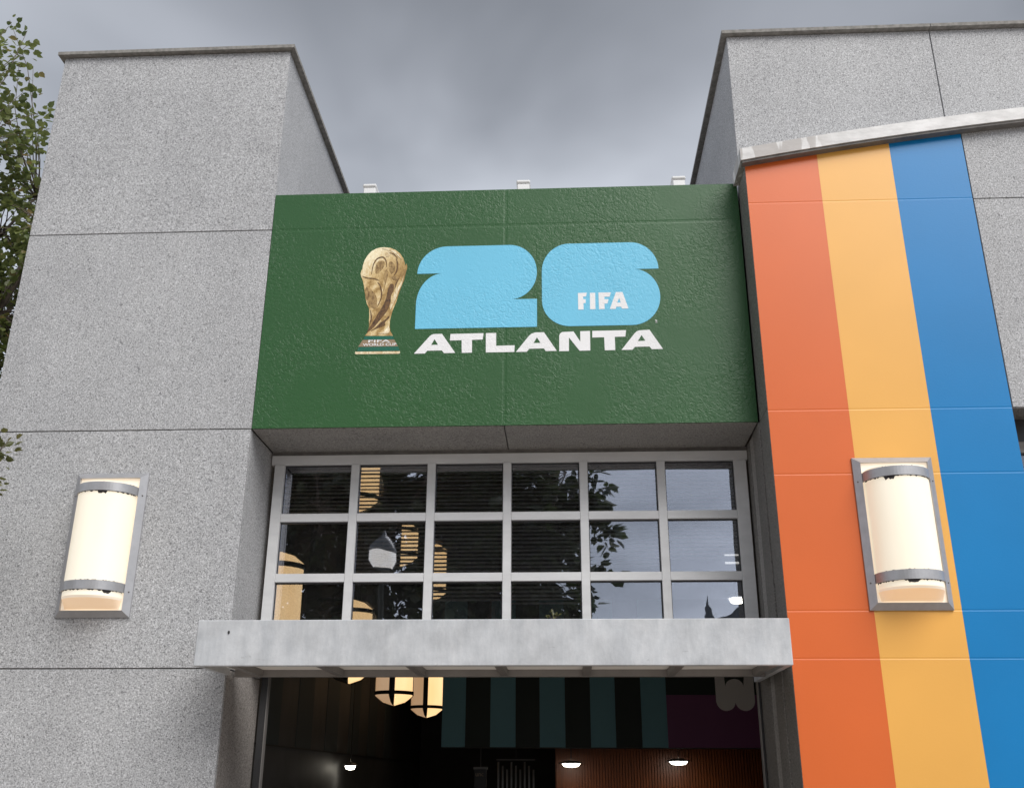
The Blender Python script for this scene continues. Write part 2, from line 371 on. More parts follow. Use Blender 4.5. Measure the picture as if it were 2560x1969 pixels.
def sheet(name, xs, zs, y, thick, mat, parent, gx=(), gz=(), depth=0.006, ztop=None, gw=0.006):
    """thin sheet in the x-z plane with pressed-in grooves at gx / gz; ztop(x) bends its upper edge"""
    X = {x: 0.0 for x in xs}; Z = {z: 0.0 for z in zs}
    for g in gx:
        for d, e in ((-gw*2.5, 0), (-gw, depth), (gw, depth), (gw*2.5, 0)): X[g+d] = e
    for g in gz:
        for d, e in ((-gw*2.5, 0), (-gw, depth), (gw, depth), (gw*2.5, 0)): Z[g+d] = e
    xl = sorted(X); zl = sorted(Z); bm = bmesh.new(); G = []; top = zl[-1]
    for z in zl:
        row = []
        for x in xl:
            zz = ztop(x) if (ztop and z == top) else z
            row.append((bm.verts.new((x, y+max(X[x], Z[z]), zz)), bm.verts.new((x, y+thick+depth, zz))))
        G.append(row)
    nz, nx = len(zl), len(xl)
    for j in range(nz-1):
        for i in range(nx-1):
            bm.faces.new((G[j][i][0], G[j][i+1][0], G[j+1][i+1][0], G[j+1][i][0]))
            bm.faces.new((G[j][i][1], G[j+1][i][1], G[j+1][i+1][1], G[j][i+1][1]))
    for j in range(nz-1):
        bm.faces.new((G[j][0][0], G[j+1][0][0], G[j+1][0][1], G[j][0][1])); bm.faces.new((G[j][-1][0], G[j][-1][1], G[j+1][-1][1], G[j+1][-1][0]))
    for i in range(nx-1):
        bm.faces.new((G[0][i][0], G[0][i][1], G[0][i+1][1], G[0][i+1][0])); bm.faces.new((G[-1][i][0], G[-1][i+1][0], G[-1][i+1][1], G[-1][i][1]))
    return obj(name, bm, mat, parent)

# ------------------------------------------------------------------ ground
bm = bmesh.new(); addbox(bm, -400, 400, -400, 400, -0.3, 0.0); struct(obj('ground', bm, 'plaza'))

# ------------------------------------------------------------------ main dimensions (metres)
XL0, XL1, XR0 = -5.00, -2.68, 1.665
ZT, ZJ1, ZGT, ZGB, ZJ3 = 8.44, 6.375, 6.752, 4.414, 2.412
YR = -0.34                      # front of the striped wall
YW = 0.64                       # window plane
GAP = 0.0045

B = tag(empty('granite_building'), 'grey speckled granite building with two towers and a recessed entrance', 'building')
def panel(x0, x1, y0, y1, z0, z1, mat='granite'):
    return box('granite_panel', x0, x1, y0, y1, z0, z1, mat, B, 0.003)

# ---- left tower
box('tower_core', XL0+0.04, XL1-0.04, 0.04, 0.97, 0, 6.42, 'joint', B)
box('tower_core', XL0+0.04, XL1-0.04, 0.04, 5.0, 6.425, ZT-0.004, 'joint', B)
box('tower_core', XL0+0.04, -3.26, 0.975, 5.0, 0, 6.42, 'joint', B)
rows = [(0.0, 0.40), (0.40, ZJ3), (ZJ3, ZGB), (ZGB, ZJ1), (ZJ1, ZT)]
for a, b in rows:
    panel(XL0, XL1, 0.0, 0.038, a+GAP, b-GAP)
    panel(XL0, XL0+0.038, 0.046, 2.5, a+GAP, b-GAP); panel(XL0, XL0+0.038, 2.512, 5.0, a+GAP, b-GAP)
panel(XL1-0.038, XL1-0.002, 0.046, 2.49, ZGT-0.1, ZT-GAP); panel(XL1-0.038, XL1-0.002, 2.502, 5.0, ZGT-0.1, ZT-GAP)
for a, b, m in ((0.0, 0.40, 'granite_reveal_shade'), (0.40, ZJ3, 'granite_reveal_shade'), (ZJ3, ZGB, 'granite')):
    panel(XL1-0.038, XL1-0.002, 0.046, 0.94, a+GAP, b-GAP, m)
# parapet coping (front slab mitred against the side slab, both overhanging)
def cap(pts, z0, z1): return prism('coping', pts, 'z', z0, z1, 'coping_stone', B)
ov = 0.055
cap([(XL0-ov, -ov), (XL1+ov, -ov), (XL1-0.25, 0.25), (XL0-ov, 0.25)], ZT, ZT+0.037)
cap([(XL1+ov, -ov+0.004), (XL1+ov, 5.0), (XL1-0.25, 5.0), (XL1-0.25, 0.254)], ZT, ZT+0.037)
cap([(XL0-ov, 0.256), (XL0+0.25, 0.256), (XL0+0.25, 5.0), (XL0-ov, 5.0)], ZT, ZT+0.037)
box('roof', XL0+0.2, XL1-0.26, 0.26, 5.0, ZT+0.002, ZT+0.03, 'coping_dark', B)

# ---- right tower (upper granite block set behind the striped wall)
XT = 1.678
box('tower_core', XT+0.04, 8.0, 0.04, 0.97, 0, 6.42, 'joint', B)
box('tower_core', XT+0.04, 8.0, 0.04, 5.0, 6.425, ZT-0.004, 'joint', B)
vj = 3.636
for x0, x1 in ((XT, vj), (vj, 5.6), (5.6, 8.0)):
    for a, b in ((ZGB, ZJ1), (ZJ1, ZT)):
        panel(x0+GAP*(x0 > XT), x1-GAP, 0.0, 0.038, a+GAP, b-GAP)
panel(XT+0.002, XT+0.038, 0.046, 2.49, ZGT-0.1, ZT-GAP); panel(XT+0.002, XT+0.038, 2.502, 5.0, ZGT-0.1, ZT-GAP)
cap([(XT-ov, -ov), (vj-0.003, -ov), (vj-0.003, 0.25), (XT+0.25, 0.25)], ZT, ZT+0.037)
cap([(vj+0.003, -ov), (8.0, -ov), (8.0, 0.25), (vj+0.003, 0.25)], ZT, ZT+0.037)
cap([(XT-ov, -ov+0.004), (XT+0.25, 0.254), (XT+0.25, 5.0), (XT-ov, 5.0)], ZT, ZT+0.037)
box('roof', XT+0.26, 8.0, 0.26, 5.0, ZT+0.002, ZT+0.03, 'coping_dark', B)

# ---- header beam behind the green sign, soffit, roof of the hall
XS = -0.493
box('header_beam', XL1+0.004, XR0-0.02, 0.024, YW+0.10, ZGB+0.04, ZGT-0.004, 'granite_stain_shade', B)
box('soffit_panel', XL1+0.004, XS-0.004, 0.026, YW+0.05, ZGB, ZGB+0.036, 'granite_stain_shade', B, 0.003)
box('soffit_panel', XS+0.004, XR0-0.02, 0.026, YW+0.05, ZGB, ZGB+0.036, 'granite_stain_shade', B, 0.003)
box('roof_flashing', XL1+0.01, XR0-0.02, 0.10, 0.50, ZGT-0.002, ZGT+0.022, 'white_paint', B)

# ---- striped wall: arched top
def zarch(x): d = x-1.629; return 6.711+0.178*d-0.0148*d*d
def strip_wall(name, x0, x1, y0, y1, z0, mat, dz=0.0, n=14):
    up_ = [(x0+(x1-x0)*i/n, zarch(x0+(x1-x0)*i/n)+dz) for i in range(n+1)]
    return prism(name, [(x1, z0), (x0, z0)]+up_, 'y', y0, y1, mat, B)
XB1 = 3.591
strip_wall('wall_core', XR0+0.002, XB1, YR+0.012, 0.036, 0.0, 'granite_stain_shade', 0.02)
strip_wall('wall_core', XB1+0.001, 8.0, YR+0.05, -0.004, ZGB+0.02, 'joint', 0.02)
ZRJ = 6.325
panel(XB1+0.012, 5.6, YR+0.006, YR+0.046, ZGB-0.02, ZRJ-GAP); panel(5.61, 8.0, YR+0.006, YR+0.046, ZGB-0.02, ZRJ-GAP)
for x0, x1 in ((XB1+0.012, 5.6), (5.61, 8.0)):
    n = 10; upp = [(x0+(x1-x0)*i/n, zarch(x0+(x1-x0)*i/n)+0.01) for i in range(n+1)]
    prism('granite_panel', [(x1, ZRJ+GAP), (x0, ZRJ+GAP)]+upp, 'y', YR+0.006, YR+0.046, 'granite', B)
# arched metal coping
n = 40
def arch_bar(name, x0, x1, y0, y1, d0, d1, mat):
    lo = [(x0+(x1-x0)*i/n, zarch(x0+(x1-x0)*i/n)+d0) for i in range(n+1)]
    hi = [(x0+(x1-x0)*i/n, zarch(x0+(x1-x0)*i/n)+d1) for i in range(n+1)]
    return prism(name, lo+hi[::-1], 'y', y0, y1, mat, B)
arch_bar('arch_coping', 1.615, 8.0, YR-0.085, 0.0-0.002, 0.012, 0.132, 'arch_coping')
arch_bar('coping_lip', 1.630, 8.0, YR-0.072, YR+0.004, -0.012, 0.010, 'coping_dark')
# right reveal, stepped pilaster strips
for x, y0, y1, z1, m in ((XR0-0.004, YR+0.004, -0.004, 6.70, 'granite_dirt_shade'), (XR0-0.014, 0.0, 0.30, ZGB-0.002, 'granite_dirt_shade'), (XR0-0.004, 0.304, 0.50, ZGB-0.002, 'granite_stain_shade'), (XR0-0.006, 0.504, 0.97, ZGB-0.002, 'granite_dirt_shade')):
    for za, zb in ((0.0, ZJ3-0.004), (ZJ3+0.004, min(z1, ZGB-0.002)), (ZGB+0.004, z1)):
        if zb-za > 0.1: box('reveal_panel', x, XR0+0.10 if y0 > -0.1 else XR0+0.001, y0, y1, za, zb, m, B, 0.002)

# ---- opening right of the stripes
box('recess_soffit', XB1+0.012, 8.0, YR+0.05, 0.0, ZGB-0.016, ZGB+0.016, 'granite_dirt_shade', B)
box('recess_head', XB1-0.03, 8.0, -0.02, 0.03, 4.20, ZGB-0.018, 'frame_dark', B)
wf = box('recess_window_rail', XB1-0.02, 8.0, -0.06, 0.02, 4.10, 4.19, 'coping_dark', B)
box('recess_pane', XB1+0.01, 8.0, -0.012, -0.006, 0.5, 4.098, 'glass', B)
box('recess_back', XB1+0.01, 8.0, 0.02, 0.035, 0.5, 4.098, 'frame_dark', B)
for i in range(10):
    box('recess_louvre', XB1+0.02, 8.0, -0.004, 0.012, 3.62+i*0.047, 3.632+i*0.047, 'coping_dark', B)
box('recess_apron', XB1+0.012, 8.0, YR+0.05, 0.0, 0.0, 0.5, 'granite', B)

# ------------------------------------------------------------------ clerestory window
MX = [-2.59, -1.889, -1.190, -0.501, 0.186, 0.879, 1.585]
RZ = [4.325, 3.788, 3.247, 2.720]
hw = 0.037
win = box('window', -2.672, XR0-0.008, YW+0.012, YW+0.085, RZ[0]-0.040, 4.376, 'aluminium', B, 0.003)     # head of the frame
box('head_filler', -2.672, XR0-0.008, YW+0.03, YW+0.10, 4.3765, ZGB+0.003, 'coping_dark', B)
for i, x in enumerate(MX):
    e = 0.046 if i == 0 else (0.055 if i == 6 else hw)
    box('mullion', x-e, x+e, YW, YW+0.09, 2.60, RZ[0]-0.042, 'aluminium', win, 0.003)
for zi, z in enumerate(RZ[1:]):
    for a, b in zip(MX, MX[1:]):
        e0 = 0.046 if a == MX[0] else hw; e1 = 0.055 if b == MX[-1] else hw
        box('rail', a+e0+0.001, b-e1-0.001, YW+0.004, YW+0.086, z-hw, z+hw, 'aluminium', win, 0.002)
for zi in range(3):
    for a, b in zip(MX, MX[1:]):
        e0 = 0.046 if a == MX[0] else hw; e1 = 0.055 if b == MX[-1] else hw
        zt = RZ[0]-0.042 if zi == 0 else RZ[zi]-hw
        x0, x1, z0, z1 = a+e0, b-e1, RZ[zi+1]+hw, zt
        pn = box('pane', x0+0.008, x1-0.008, YW+0.045, YW+0.051, z0+0.008, z1-0.008, 'glass', win)
        tx, tz = random.uniform(-0.0016, 0.0016), random.uniform(-0.0016, 0.0016)
        for v_ in pn.data.vertices: v_.co.y += (v_.co.x-(x0+x1)/2)*tz+(v_.co.z-(z0+z1)/2)*tx
        bm = bmesh.new()                                      # dark rubber gasket round the pane
        for q in ((x0, x1, z1-0.012, z1), (x0, x1, z0, z0+0.007), (x0, x0+0.008, z0+0.007, z1-0.012), (x1-0.012, x1, z0+0.007, z1-0.012)):
            addbox(bm, q[0]+0.0005, q[1]-0.0005, YW+0.038, YW+0.060, q[2]+0.0005, q[3]-0.0005)
        obj('gasket', bm, 'frame_dark', win)

# venetian blinds behind the panes, one per column
sm = None
ends = [3.80, 3.26, 3.06, 3.00, 3.34, 3.40]
desc = ['short venetian blind behind the leftmost window column', 'venetian blind behind the second window column with lanterns glowing through', 'venetian blind behind the third window column from the left',
        'longest venetian blind behind the fourth window column from the left', 'venetian blind behind the fifth window column under sky reflections', 'venetian blind behind the rightmost window column']
for ci, (a, b) in enumerate(zip(MX, MX[1:])):
    bl = tag(empty('venetian_blind', ((a+b)/2, YW+0.125, 4.39)), desc[ci], 'blind', 'venetian blinds in the clerestory window')
    box('head_rail', a+0.05, b-0.02, YW+0.105, YW+0.145, 4.375, 4.40, 'slat', bl)
    if sm is None:
        bm = bmesh.new(); w = 0.325
        for y_, z_ in ((-0.0125, -0.003), (0.0, 0.002), (0.0125, 0.003)): pass
        pr = [(-0.0125, -0.0035), (0.0, 0.0015), (0.0125, 0.0025), (0.0125, 0.0035), (0.0, 0.0027), (-0.0125, -0.0020)]
        r0 = [bm.verts.new((-w, y_, z_)) for y_, z_ in pr]; r1 = [bm.verts.new((w, y_, z_)) for y_, z_ in pr]
        bm.faces.new(r0[::-1]); bm.faces.new(r1)
        for i in range(6): bm.faces.new((r0[i], r0[(i+1) % 6], r1[(i+1) % 6], r1[i]))
        bmesh.ops.recalc_face_normals(bm, faces=bm.faces); sm = bpy.data.meshes.new('slat'); bm.to_mesh(sm); bm.free(); sm.materials.append(MATS['slat'])
    z = 4.365
    while z > ends[ci]:
        o = bpy.data.objects.new('slat', sm); C.objects.link(o); o.parent = bl
        o.location = (random.uniform(-0.004, 0.004), 0, z-4.39+random.uniform(-0.003, 0.003))
        o.rotation_euler = (random.uniform(0.52, 0.72), random.uniform(-0.006, 0.006), 0)
        z -= 0.036

# ------------------------------------------------------------------ green sign
sg = tag(empty('sign_panel', (-0.5, 0.0, ZGB)), 'large dark green sign panel with gold trophy, light blue 26 and white lettering', 'sign')
sheet('green_backing', [XL1+0.006, XR0-0.018], [ZGB+0.002, ZGT], 0.0, 0.012, 'green_wrap', sg, gx=(XS,), gz=(6.366,), depth=0.0016, gw=0.008)
PY = -0.0016
two = arc((-1.293, 5.881), (-1.026, 6.158), 'v') + arc((-0.454, 6.158), (-0.206, 5.878), 'h') + arc((-0.206, 5.878), (-0.444, 5.606), 'v') + [(-0.207, 5.606), (-0.208, 5.331), (-1.293, 5.331)] + arc((-1.293, 5.575), (-1.061, 5.881), 'v')
flat('digit_two', [two], PY, 'print_blue', sg)
six = arc((0.886, 5.884), (0.638, 6.158), 'v') + arc((0.087, 6.158), (-0.162, 5.878), 'h') + arc((-0.162, 5.585), (0.087, 5.331), 'v') + arc((0.633, 5.331), (0.888, 5.612), 'h') + arc((0.888, 5.612), (0.662, 5.884), 'v')
flat('digit_six', [six], PY, 'print_blue', sg)
LET = {
 'F': [[(0.159, 5.654), (0.239, 5.655), (0.230, 5.618), (0.205, 5.618), (0.205, 5.592), (0.227, 5.591), (0.226, 5.554), (0.206, 5.553), (0.207, 5.490), (0.159, 5.490)]],
 'I': [[(0.266, 5.653), (0.313, 5.653), (0.311, 5.491), (0.263, 5.491)]],
 'F2': [[(0.342, 5.655), (0.453, 5.654), (0.440, 5.611), (0.393, 5.612), (0.393, 5.588), (0.430, 5.587), (0.419, 5.545), (0.392, 5.544), (0.393, 5.491), (0.343, 5.490)]],
 'A': [[(0.497, 5.656), (0.556, 5.655), (0.603, 5.492), (0.546, 5.491), (0.538, 5.511), (0.496, 5.511), (0.489, 5.490), (0.438, 5.490)], [(0.524, 5.597), (0.536, 5.551), (0.504, 5.551)]],
}
for k, v in LET.items(): flat('letter', v, PY-0.0016, 'print_white', sg)
CITY = [
 [[(-1.293, 5.092), (-1.156, 5.261), (-1.141, 5.272), (-1.120, 5.278), (-1.050, 5.279), (-0.928, 5.093), (-1.027, 5.092), (-1.046, 5.119), (-1.176, 5.118), (-1.196, 5.092)], [(-1.114, 5.228), (-1.082, 5.174), (-1.144, 5.173)]],
 [[(-0.974, 5.276), (-0.681, 5.278), (-0.687, 5.217), (-0.782, 5.215), (-0.780, 5.093), (-0.870, 5.092), (-0.874, 5.214), (-0.978, 5.213)]],
 [[(-0.660, 5.278), (-0.569, 5.278), (-0.568, 5.154), (-0.405, 5.156), (-0.408, 5.092), (-0.658, 5.092)]],
 [[(-0.394, 5.092), (-0.278, 5.246), (-0.258, 5.264), (-0.223, 5.276), (-0.147, 5.277), (-0.036, 5.096), (-0.132, 5.095), (-0.148, 5.121), (-0.278, 5.120), (-0.298, 5.092)], [(-0.209, 5.229), (-0.178, 5.174), (-0.240, 5.173)]],
 [[(-0.015, 5.092), (-0.013, 5.240), (-0.006, 5.260), (0.012, 5.275), (0.113, 5.279), (0.171, 5.180), (0.172, 5.280), (0.258, 5.281), (0.256, 5.094), (0.163, 5.093), (0.072, 5.222), (0.070, 5.092)]],
 [[(0.278, 5.281), (0.574, 5.282), (0.565, 5.221), (0.473, 5.220), (0.473, 5.094), (0.382, 5.093), (0.380, 5.218), (0.276, 5.217)]],
 [[(0.527, 5.094), (0.648, 5.252), (0.664, 5.267), (0.690, 5.278), (0.778, 5.282), (0.887, 5.097), (0.790, 5.096), (0.771, 5.122), (0.645, 5.121), (0.621, 5.094)], [(0.707, 5.233), (0.738, 5.177), (0.671, 5.175)]],
]
for v in CITY: flat('letter', v, PY, 'print_white', sg)
lettering('trade_mark', 'TM', 0.832, 0.848, 5.345, 5.378, PY, 'print_white', sg)
TRO = dict(
sil=[(-1.605,6.163),(-1.553,6.156),(-1.501,6.132),(-1.459,6.094),(-1.428,6.044),(-1.412,5.995),(-1.408,5.971),(-1.4,5.979),(-1.396,5.992),(-1.39,5.97),(-1.387,5.942),(-1.394,5.918),(-1.403,5.87),(-1.411,5.822),(-1.43,5.767),(-1.446,5.711),(-1.458,5.664),(-1.473,5.601),(-1.489,5.555),(-1.504,5.508),(-1.514,5.461),(-1.521,5.419),(-1.52,5.361),(-1.513,5.315),(-1.486,5.267),(-1.741,5.273),(-1.716,5.303),(-1.706,5.365),(-1.71,5.419),(-1.711,5.481),(-1.717,5.544),(-1.74,5.591),(-1.754,5.647),(-1.767,5.718),(-1.775,5.766),(-1.789,5.823),(-1.806,5.863),(-1.814,5.896),(-1.808,5.928),(-1.8,5.94),(-1.798,5.976),(-1.785,6.033),(-1.761,6.081),(-1.727,6.125),(-1.684,6.151),(-1.648,6.162)],
dark=[[(-1.662,6.013),(-1.634,6.022),(-1.601,6.016),(-1.601,5.971),(-1.615,5.939),(-1.642,5.908),(-1.667,5.892),(-1.679,5.917),(-1.678,5.965)],
[(-1.557,6.003),(-1.532,6.01),(-1.508,5.977),(-1.499,5.928),(-1.519,5.897),(-1.533,5.889),(-1.55,5.938)],
[(-1.528,5.857),(-1.474,5.859),(-1.476,5.827),(-1.501,5.824),(-1.52,5.836)],
[(-1.753,5.758),(-1.72,5.745),(-1.685,5.701),(-1.654,5.653),(-1.647,5.589),(-1.652,5.546),(-1.68,5.543),(-1.718,5.583),(-1.746,5.639),(-1.757,5.702)],
[(-1.535,5.781),(-1.502,5.772),(-1.503,5.713),(-1.522,5.665),(-1.526,5.587),(-1.554,5.509),(-1.617,5.417),(-1.663,5.356),(-1.717,5.307),(-1.711,5.334),(-1.679,5.395),(-1.628,5.495),(-1.589,5.572),(-1.565,5.651),(-1.554,5.722)],
[(-1.528,5.466),(-1.561,5.431),(-1.602,5.401),(-1.648,5.352),(-1.689,5.318),(-1.655,5.333),(-1.613,5.351),(-1.565,5.37),(-1.563,5.404),(-1.533,5.439)],
[(-1.595,5.899),(-1.575,5.938),(-1.562,5.89),(-1.57,5.826),(-1.59,5.722),(-1.597,5.731),(-1.586,5.802),(-1.6,5.85)]],
light=[[(-1.776,5.976),(-1.748,5.987),(-1.714,5.962),(-1.711,5.917),(-1.727,5.877),(-1.757,5.886),(-1.777,5.927)],
[(-1.704,5.853),(-1.655,5.876),(-1.611,5.859),(-1.616,5.827),(-1.674,5.824)],
[(-1.658,5.724),(-1.627,5.755),(-1.598,5.746),(-1.598,5.683),(-1.613,5.62),(-1.639,5.573),(-1.643,5.652)],
[(-1.495,5.697),(-1.462,5.751),(-1.429,5.822),(-1.417,5.87),(-1.428,5.782),(-1.453,5.719),(-1.478,5.633),(-1.504,5.571),(-1.523,5.524),(-1.519,5.587),(-1.5,5.641)],
[(-1.594,6.106),(-1.551,6.117),(-1.557,6.076),(-1.581,6.06)],
[(-1.549,5.4),(-1.536,5.361),(-1.576,5.308),(-1.624,5.294),(-1.533,5.292),(-1.521,5.338)],
[(-1.633,6.152),(-1.575,6.15),(-1.515,6.124),(-1.47,6.082),(-1.442,6.032),(-1.476,6.066),(-1.529,6.112),(-1.581,6.134)]])
tp = flat('trophy_print', [TRO['sil']], PY, 'print_gold', sg); tp['label'] = 'gold trophy with a globe on top and green banded base'
def soft(pl, n=4):
    o_ = []; m_ = len(pl)
    for i_ in range(m_):
        p0, p1, p2, p3 = (Vector(pl[(i_+k_) % m_]) for k_ in (-1, 0, 1, 2))
        for j_ in range(n):
            t_ = j_/n
            v_ = 0.5*((2*p1)+(p2-p0)*t_+(2*p0-5*p1+4*p2-p3)*t_*t_+(3*p1-p0-3*p2+p3)*t_**3)
            o_.append((v_.x, v_.y))
    return o_
for k_, q in enumerate(TRO['dark']): flat('shadow_print', [soft(q)], PY-0.0016-0.0001*k_, 'print_gold_dark' if k_ in (4, 5) else 'print_gold_mid', tp)
def ribbon(pts_, w_):
    L_, R_ = [], []
    for k_, p_ in enumerate(pts_):
        a_ = Vector(pts_[max(k_-1, 0)]); b_ = Vector(pts_[min(k_+1, len(pts_)-1)]); d_ = (b_-a_).normalized()
        h_ = w_*(0.35+0.65*math.sin(math.pi*k_/(len(pts_)-1)))/2
        L_.append((p_[0]-d_.y*h_, p_[1]+d_.x*h_)); R_.append((p_[0]+d_.y*h_, p_[1]-d_.x*h_))
    return soft(L_+R_[::-1])
for k_, (w_, q) in enumerate([(0.012, [(-1.712,5.895),(-1.700,5.985),(-1.668,6.045),(-1.615,6.060),(-1.585,6.020),(-1.578,5.960)]), (0.014, [(-1.490,6.040),(-1.478,5.980),(-1.482,5.915),(-1.505,5.870)]),
        (0.010, [(-1.795,5.868),(-1.745,5.848),(-1.690,5.842),(-1.640,5.822)]), (0.012, [(-1.650,5.800),(-1.628,5.770),(-1.610,5.700),(-1.612,5.640),(-1.640,5.560)]), (0.012, [(-1.455,5.850),(-1.480,5.790),(-1.492,5.735)]),
        (0.010, [(-1.560,6.105),(-1.520,6.090),(-1.480,6.045)]), (0.012, [(-1.700,5.520),(-1.690,5.450),(-1.698,5.390)])]):
    flat('contour_print', [ribbon(q, w_)], PY-0.0030-0.0001*k_, 'print_gold_dark', tp, 0.0004)
for k_, q in enumerate(TRO['light'][3:]): flat('highlight_print', [soft(q)], PY-0.0024-0.0001*k_, 'print_gold_light', tp)
flat('base_band', [[(-1.741,5.270),(-1.488,5.268),(-1.473,5.234),(-1.748,5.235)]], PY-0.0008, 'print_malachite', tp)
flat('base_band', [[(-1.755,5.233),(-1.473,5.232),(-1.437,5.165),(-1.793,5.167)]], PY-0.0008, 'print_tan', tp)
flat('base_band', [[(-1.786,5.165),(-1.435,5.163),(-1.419,5.122),(-1.801,5.124)]], PY-0.0008, 'print_malachite', tp)
flat('base_ring', [[(-1.815,5.120),(-1.418,5.118),(-1.416,5.103),(-1.425,5.094),(-1.81,5.096),(-1.817,5.107)]], PY-0.0008, 'print_gold_light', tp)
lettering('base_lettering', 'FIFA', -1.704, -1.509, 5.206, 5.231, PY-0.0026, 'print_white', tp)
lettering('base_lettering', 'WORLD CUP', -1.752, -1.452, 5.172, 5.198, PY-0.0026, 'print_white', tp)

# ------------------------------------------------------------------ striped mural
mu = tag(empty('striped_mural', (2.6, YR, 0)), 'tall orange, yellow and blue striped wrap covering the arched wall', 'mural')
JZ = [6.328, 4.391, 3.854, 2.791, 2.442]
for nm, x0, x1, m in (('orange_stripe', XR0, 2.307, 'orange_wrap'), ('yellow_stripe', 2.3075, 2.951, 'yellow_wrap'), ('blue_stripe', 2.9515, XB1, 'blue_wrap')):
    o = sheet(nm, [x0+(x1-x0)*i/6 for i in range(7)], [0.0, 1.2, 6.6], YR, 0.004, m, mu, gz=JZ, depth=0.0014, ztop=lambda x: zarch(x)+0.004, gw=0.0035)

# ------------------------------------------------------------------ entrance canopy
CX0, CX1, CY0, CY1, CZ0, CZ1 = -2.691, 1.597, -0.70, 0.17, 2.357, 2.685
cn = tag(empty('entrance_canopy', (-0.55, -0.3, CZ0)), 'weathered pale metal canopy with ribbed underside above the dark entrance', 'canopy')
box('fascia', CX0, CX1, CY0, CY0+0.045, CZ0, CZ1, 'fascia', cn, 0.006)
box('fascia_return', CX0+0.002, CX0+0.045, CY0+0.046, 0.0-0.003, CZ0+0.004, CZ1-0.004, 'fascia', cn)
box('fascia_return', CX1-0.045, CX1-0.002, CY0+0.046, 0.62, CZ0+0.004, CZ1-0.004, 'fascia', cn)
box('drip_edge', CX0+0.01, CX1-0.01, CY0+0.046, CY0+0.075, CZ0+0.006, CZ0+0.05, 'coping_dark', cn)
RX = [-2.44, -1.788, -1.132, -0.485, 0.162, 0.82, 1.479]
for x in RX: box('rib', x-0.028, x+0.028, CY0+0.077, CY1-0.062, CZ0+0.006, CZ0+0.085, 'rib_metal', cn)
edges = [CX0+0.05]+RX+[CX1-0.05]
for a, b in zip(edges, edges[1:]):
    x0 = a+(0.03 if a != edges[0] else 0); x1 = b-(0.03 if b != edges[-1] else 0)
    if x1-x0 > 0.02: box('soffit_pane', x0, x1, CY0+0.077, CY1-0.062, CZ0+0.055, CZ0+0.067, 'canopy_glass', cn)
box('back_beam', CX0+0.046, CX1-0.046, CY1-0.06, CY1, CZ0+0.002, CZ0+0.11, 'rib_metal', cn)

# entrance: lintel and jambs
box('lintel', XL1+0.002, XR0-0.022, 0.62, 1.02, 2.50, 2.598, 'coping_dark', B)
for x0, x1 in ((XL1+0.012, XL1+0.075), (XR0-0.030, XR0-0.008)):
    box('door_jamb', x0, x1, 0.945, 1.02, 0.0, 2.498, 'rib_metal', B, 0.003)
    box('jamb_trim', x0+0.005, x1-0.005, 0.925, 0.944, 0.0, 2.498, 'frame_dark', B)

# ------------------------------------------------------------------ hall behind the entrance
HX0, HX1, HY1, HZ = -3.20, 5.2, 15.0, 6.38
struct(box('floor', HX0-0.05, HX1, 0.0, HY1, 0.001, 0.012, 'hall_floor'))
struct(box('wall_left', HX0-0.05, HX0, 1.0, HY1, 0.013, HZ, 'hall_side'))
struct(box('wall_right', HX1, HX1+0.05, 1.0, HY1, 0.013, HZ, 'hall_dark'))
struct(box('wall_back', HX0, HX1, HY1, HY1+0.05, 0.013, HZ, 'hall_dark'))
struct(box('ceiling', HX0-0.06, HX1+0.06, YW+0.11, HY1+0.06, HZ+0.002, HZ+0.06, 'hall_ceiling'))
struct(box('wall_front_left', HX0, XL1-0.05, 0.975, 0.998, 0.013, HZ, 'hall_dark'))
struct(box('wall_front_right', XR0+0.11, HX1, 0.975, 0.998, 0.013, HZ, 'hall_dark'))
bk = struct(box('bulkhead', -1.67, HX1-0.01, 6.03, 6.35, 2.0, 3.95, 'hall_dark'))
ban = tag(empty('striped_banner', (0.4, 6.0, 2.0)), 'dark teal and black striped banner above the hall, purple block at right', 'banner')
bx = [-1.671, -1.355, -1.020, -0.681, -0.358, -0.017, 0.321, 0.653, 0.999, 1.337]
for i, (a, b) in enumerate(zip(bx, bx[1:])):
    box('banner_stripe', a+0.0005, b-0.0005, 6.0, 6.02, 2.005, 3.94, 'banner_teal' if i % 2 == 0 else 'banner_black', ban)
box('banner_block', 1.3375, 3.4, 6.0, 6.02, 2.005, 2.67, 'banner_purple', ban)
box('banner_block', 1.3375, 3.4, 6.0, 6.02, 2.671, 3.94, 'banner_black', ban)
wp = [(2.042, 3.10)] + arc((2.042, 2.60), (2.170, 2.466), 'v') + arc((2.170, 2.466), (2.298, 2.585), 'h') + arc((2.298, 2.585), (2.428, 2.466), 'v') + arc((2.428, 2.466), (2.555, 2.60), 'h') + [(2.555, 3.10), (2.47, 3.10)] + [(2.425, 2.86), (2.418, 2.775)] + arc((2.418, 2.775), (2.300, 2.876), 'v') + arc((2.300, 2.876), (2.178, 2.775), 'h') + [(2.170, 2.86), (2.16, 3.10)]
flat('banner_letter', [[(x_-0.045, z_) for x_, z_ in wp]], 5.996, 'poster_grey', ban)
# faint painted stripes and a thin trim line on the left wall of the hall
wl = bpy.data.objects['wall_left']
for i in range(7): box('wall_stripe', HX0+0.001, HX0+0.006, 1.3+i*1.5, 2.05+i*1.5, 1.95, 4.6, 'hall_stripe', wl)
box('wall_trim', HX0+0.001, HX0+0.02, 1.02, 14.9, 1.93, 1.945, 'black_metal', wl)
